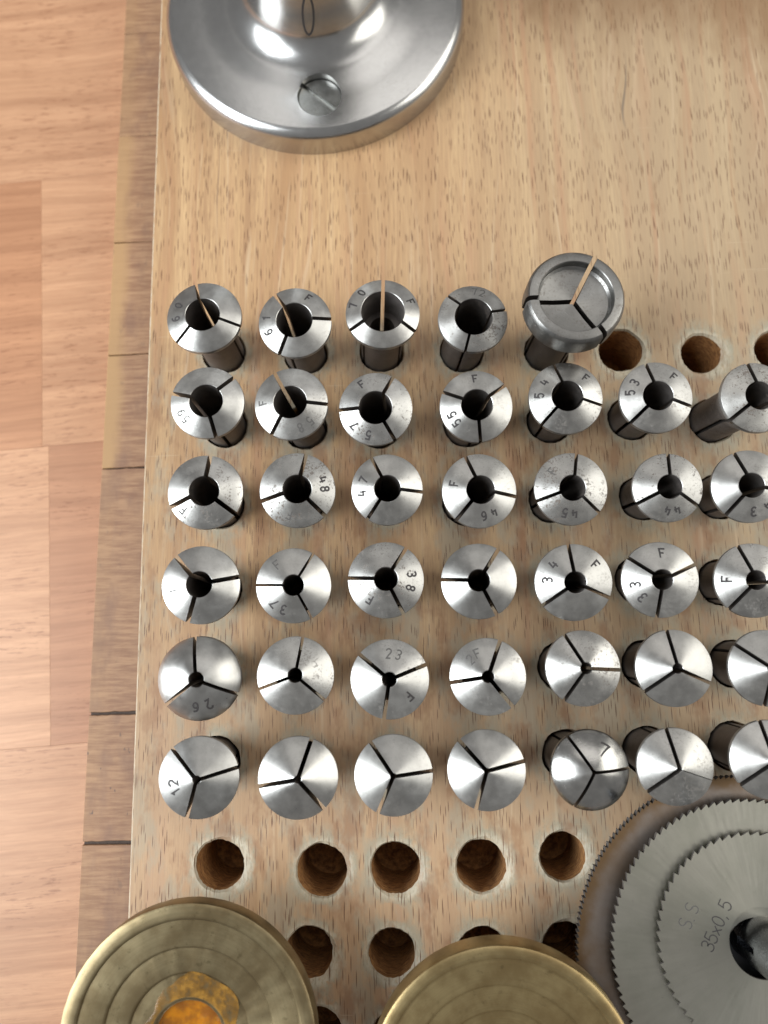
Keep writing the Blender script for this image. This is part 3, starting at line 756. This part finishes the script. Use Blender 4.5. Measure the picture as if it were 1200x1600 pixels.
# amber resin in the middle of the left disc
def puddle(name, ext_f, z_f, NR=12, NA=80, mat=None):
    vs, fs = [(0, 0, z_f(0, 0, 0))], []
    for i in range(1, NR + 1):
        for j in range(NA):
            a = 2 * math.pi * j / NA; r = ext_f(a) * i / NR
            vs.append((r * math.cos(a), r * math.sin(a), z_f(r, a, i / NR)))
    for j in range(NA): fs.append((0, 1 + j, 1 + (j + 1) % NA))
    for i in range(NR - 1):
        for j in range(NA): fs.append((1 + i * NA + j, 1 + i * NA + (j + 1) % NA, 1 + (i + 1) * NA + (j + 1) % NA, 1 + (i + 1) * NA + j))
    link(name, mesh(name, vs, fs), mat, d1, 60)
RH = R1 * .28
puddle('amber_resin', lambda a: RH * .97, lambda r, a, t: zz - .75 - .5 * (1 - t * t) + .18 * noise.noise(Vector((r * .5 * math.cos(a), r * .5 * math.sin(a), 7))), mat=ROSIN)
# thin film smeared out over the brass round the hole
vs, fs = [], []
NA, NR = 120, 10
for i in range(NR + 1):
    for j in range(NA):
        a = 2 * math.pi * j / NA
        ext = RH + .5 + R1 * (.05 * max(0, math.cos(a - 2.2)) + .17 * max(0, math.cos(a - 1.0)) ** 2 + .05 * noise.noise(Vector((math.cos(a) * 2.6, math.sin(a) * 2.6, 1))) + .012 * noise.noise(Vector((math.cos(a) * 6, math.sin(a) * 6, 3))))
        ext = max(ext, RH + .5)
        r = RH + .42 + (ext - RH - .42) * i / NR
        base_z = zz + .42 if r < R1 * .475 - .3 else zz + .84
        vs.append((r * math.cos(a), r * math.sin(a), base_z + (.07 + .03 * noise.noise(Vector((r * 1.5 * math.cos(a), r * 1.5 * math.sin(a), 5)))) * (1 - (i / NR) ** 3) + .006))
for i in range(NR):
    for j in range(NA): fs.append((i * NA + j, i * NA + (j + 1) % NA, (i + 1) * NA + (j + 1) % NA, (i + 1) * NA + j))
link('resin_film', mesh('resin_film', vs, fs), FILM, d1, 60)

# ------------------------------------------------------------------ circular saw blades on their arbor
def blade(cx, cy, rpx, ztop, thick, teeth, depth_mm, mat, label, phase, color=None):
    c = at(cx, cy, ztop); R = rpx * depth(cx, cy, ztop) / F
    HR = 5.3; vs, fs = [], []
    N = teeth * 4
    prof = []
    for t in range(teeth):
        jt = random.uniform(-.05, .05)
        for f, d in ((0.0, 0.0), (0.10, 1.0), (0.34, .80), (0.96, .05)):
            prof.append((-(t + f + phase) / teeth * 2 * math.pi, R - d * depth_mm * (1 + jt)))
    rings = [HR, HR + .05, R * .5, R - depth_mm - .6]
    zt, zb = ztop, ztop - thick
    for z in (zt, zb):
        for rr_ in rings:
            for a, _ in prof: vs.append((rr_ * math.cos(a), rr_ * math.sin(a), z))
        for a, r in prof: vs.append((r * math.cos(a), r * math.sin(a), z))
    K = len(rings) + 1
    for s in range(2):
        b = s * K * N
        for kk in range(K - 1):
            for i in range(N): fs.append((b + kk * N + i, b + kk * N + (i + 1) % N, b + (kk + 1) * N + (i + 1) % N, b + (kk + 1) * N + i))
    for i in range(N):
        fs.append(((K - 1) * N + i, (K - 1) * N + (i + 1) % N, K * N + (K - 1) * N + (i + 1) % N, K * N + (K - 1) * N + i))
        fs.append((i, (i + 1) % N, K * N + (i + 1) % N, K * N + i))
    me = mesh('saw_blade', [(x, y, z - ztop) for x, y, z in vs], fs)
    me.polygons.foreach_set('material_index', [0] * (2 * (K - 1) * N) + [1, 1] * N)
    o = link('saw_blade', me, [mat, TOOTH], None, 30)
    o.location = Vector((c.x, c.y, ztop)) * MM
    tag(o, label, 'saw blade', 'saw blades stacked on the arbor')
    return o, c, R
random.seed(21)
ZB = 11.5
axis = at(1183, 1476, ZB)
def px_of(p):
    v = ROT.transposed() @ (Vector(p) - Vector((0, 0, H))); return (CX + F * v.x / -v.z, CY - F * v.y / -v.z)
b3, c3, R3_ = blade(1193, 1474, 165, ZB, .5, 66, .64, BLADE, 'topmost and smallest saw blade of the stack, marked 35x0,5', .2)
b2, c2, R2_ = blade(1187, 1490, 230, ZB - 1.2, .8, 108, .58, BLADE, 'middle saw blade of the stack, bright steel with coarse teeth', .5)
b1, c1, R1_ = blade(1178, 1500, 275, ZB - 3.4, 1.6, 200, .42, BLADEBROWN, 'lowest and broadest saw blade of the stack, browned steel with fine teeth', .1)
b1.location.z -= 0
def flat_text(parent, org, txt, p0px, p1px, hgt, mat, w, zt):
    a = at(*p0px, zt) - org; b = at(*p1px, zt) - org
    d = (b - a); d.z = 0; step = d.length / max(1, len(txt) - 1); d.normalize(); nrm = Vector((-d.y, d.x, 0))
    items = []
    for i, ch in enumerate(txt):
        o = a + d * step * i
        items.append((ch, lambda x, y, o=o: ((o + d * ((x - .3) * hgt) + nrm * ((y - .5) * hgt)).x, (o + d * ((x - .3) * hgt) + nrm * ((y - .5) * hgt)).y)))
    link('etched_mark', letters(items, lambda u, v, h: (u, v, h), w), mat, parent, None)
flat_text(b3, c3, '35x0,5', (1106, 1478), (1133, 1414), 2.0, MARK, .085, ZB)
flat_text(b3, c3, 'S.S', (1071, 1443), (1081, 1419), 2.1, FAINT, .07, ZB)
# arbor: dark spindle with a key slot, rising out of the stack
arb = empty('arbor', (c3.x + .5, c3.y - .35, 0))
tag(arb, 'dark slotted steel spindle standing up through the saw blades', 'arbor')
vs, fs = lathe([(0, -14), (3.9, -14), (3.9, 30), (3.5, 30.4), (0, 30.4)], 64, False)
bm_ = bmesh.new(); bmesh.ops.create_cube(bm_, size=1.0)
for v in bm_.verts: v.co = Matrix.Rotation(math.radians(172), 3, 'Z') @ (Vector((v.co.x * 3, v.co.y * .95, v.co.z * 6)) + Vector((4.3, 0, ZB + 1.2)))
cm = bpy.data.meshes.new('slot'); bm_.to_mesh(cm); bm_.free()
ame = boolean(raw(vs, fs), [cm]); ame.transform(Matrix.Scale(MM, 4))
link('spindle', ame, DARKSTEEL, arb, 32, (1.2, .1, .0, 1))
vs, fs = lathe([(3.95, 0.02), (7.5, 0.02), (7.5, ZB - 5.05), (3.95, ZB - 5.05)], 48)
link('collar', mesh('collar', vs, fs), DARKSTEEL, arb, 32, (1.2, .1, .1, 1))
